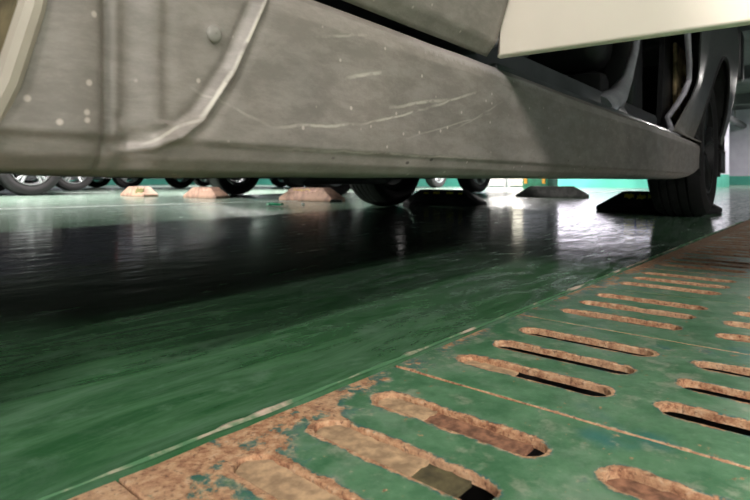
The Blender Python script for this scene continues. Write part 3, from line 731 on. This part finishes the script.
# ---------------------------------------------------------------- other parked cars
def parked(u, v, flip, m, label, L=4.4, Wd=1.72, wb=2.6, R=.31, rear=None):
    """origin = centre of the wheel nearest the camera's side (v max) ; body spans to v-Wd ; rear overhang towards -u when flip"""
    r = empty('car', G(u, v-Wd/2), GROT if not flip else GROT+PI); tag(r, label, 'car', 'other parked cars')
    # local x: 0 at rear axle, body from -.95 to L-.95, centre line y=0
    bm = B(); a0, a1 = -.92, L-.92
    low = [(a0+.02, .24), (a0, .5), (a0+.05, .85), (a0+.35, .95), (a0+.75, 1.40), (a0+1.3, 1.46), (a0+2.3, 1.43), (a0+3.0, 1.0), (a1-.25, .80), (a1-.02, .62), (a1, .4), (a1-.03, .22),
           (wb+.36, .20)]+[(wb+.36*math.cos(t_), .31+.36*math.sin(t_)) for t_ in [PI*k/10 for k in range(0, 11)]]+[(wb-.36, .19), (.36, .19)]+[(.36*math.cos(t_), .31+.36*math.sin(t_)) for t_ in [PI*k/10 for k in range(0, 11)]]+[(-.36, .2)]
    hw = Wd/2-.01
    ys = [-hw, -hw+.04, hw-.04, hw]; rings = []
    for yy, sc_ in zip(ys, (.0, 1, 1, .0)):
        ring = []
        for (x_, z_) in low:
            in_ = 1.0
            zz = z_; xx = x_
            yv = yy
            if z_ > .9: yv = yy*(1-(z_-.9)*.38)
            if sc_ == 0: xx = x_+(.03 if x_ < 0 else -.03)*(abs(x_-wb/2) > wb/2+.4); zz = z_-(.02 if z_ > .9 else 0)
            ring.append(bm.verts.new((xx, yv, zz)))
        rings.append(ring)
    n = len(low)
    for a, b_ in zip(rings, rings[1:]):
        for i in range(n): bm.faces.new((a[i], a[(i+1) % n], b_[(i+1) % n], b_[i]))
    bm.faces.new(rings[0]); bm.faces.new(rings[-1][::-1])
    bmesh.ops.triangulate(bm, faces=[f for f in bm.faces if len(f.verts) > 4])
    obj('body', bm, m, r, angle=.5)
    for s in (-1, 1):
        bm = B(); q = [(a0+.55, .98), (a0+.88, 1.33), (a0+1.35, 1.38), (a0+2.25, 1.35), (a0+2.8, 1.0)]
        A = [bm.verts.new((x_, s*(hw*(1-(z_-.9)*.38)+.006), z_)) for x_, z_ in q]; Bv = [bm.verts.new((p.co.x, p.co.y-s*.02, p.co.z)) for p in A]
        bm.faces.new(A); bm.faces.new(Bv[::-1])
        for i in range(5): bm.faces.new((A[i], A[(i+1) % 5], Bv[(i+1) % 5], Bv[i]))
        obj('side_window', bm, 'glass', r, smooth=False)
    for s in (-1, 1):
        bm = B(); box(bm, a0-.012, a0+.05, s*.62-.14, s*.62+.14, .68, .82, .01); obj('tail_lamp', bm, 'red', r)
        bm = B(); box(bm, a1-.16, a1-.015, s*.62-.16, s*.62+.16, .56, .68, .02); obj('headlamp', bm, 'alloy', r)
    for x_ in (0, wb):
        for s in (-1, 1): wheel(r, x_, s*(Wd/2-.11), s, R=R, wd=.2, rimr=.2, tread=False)
    return r
def uv(px, d):
    x_, y_ = at(px, d); return x_*math.sin(GA)+y_*math.cos(GA), x_*math.cos(GA)-y_*math.sin(GA)
for px, d, fl_, m, lb in ((29, 5.75, True, 'carblack', 'black car at far left, its bright alloy wheel nearest'),
                        (72, 8.3, True, 'cargrey', 'charcoal car in the bay beyond the leftmost black car'),
                        (222, 10.0, True, 'carblue', 'dark blue car in the opposite row, seen past the middle wheel stop'),
                        (474, 7.0, True, 'carblack', 'black car in the opposite row, wheel beside the white shutter'),
                        (352, 9.6, True, 'cargrey', 'charcoal car opposite, behind the nearest pink wheel stop'),
                        (128, 10.8, True, 'carwhite', 'white car deepest in the opposite row')):
    u_, v_ = uv(px, d); u_ += 2.6 if px in (222, 352, 128) else 0; parked(u_, v_+.11, fl_, m, lb)

# ---------------------------------------------------------------- small things on the floor
x, y = at(275, 3.35); bm = B(); rnd = random.Random(4)
g = [[bm.verts.new((.1*(i/6-.5), .05*(j/3-.5), .004+.024*abs(math.sin(i*1.3+j*.9))*(0.4+.6*rnd.random()))) for i in range(7)] for j in range(4)]
for j in range(3):
    for i in range(6): bm.faces.new((g[j][i], g[j][i+1], g[j+1][i+1], g[j+1][i]))
o = obj('plastic_scrap', bm, 'scrap'); o.location = (x, y, 0); md = o.modifiers.new('solid', 'SOLIDIFY'); md.thickness = .002
tag(o, 'crumpled green plastic scrap on the floor in front of the pink wheel stop', 'scrap')
x, y = at(303, 3.62); bm = B(); bmesh.ops.create_icosphere(bm, subdivisions=2, radius=.012)
for v in bm.verts: v.co *= 1+.25*noise.noise(v.co*90); v.co.z = v.co.z*.5+.006
o = obj('pebble', bm, 'line'); o.location = (x, y, 0); tag(o, 'tiny white crumb on the floor right of the green scrap', 'pebble')
x, y = at(336, 4.0); bm = B(); prism(bm, [(-.05, 0), (.05, 0), (.04, .018), (-.035, .022)], 'y', -.03, .03); o = obj('rubber_chock', bm, 'rubber'); o.location = (x, y, 0)
tag(o, 'small black rubber piece at the right end of the pink wheel stop', 'rubber piece')
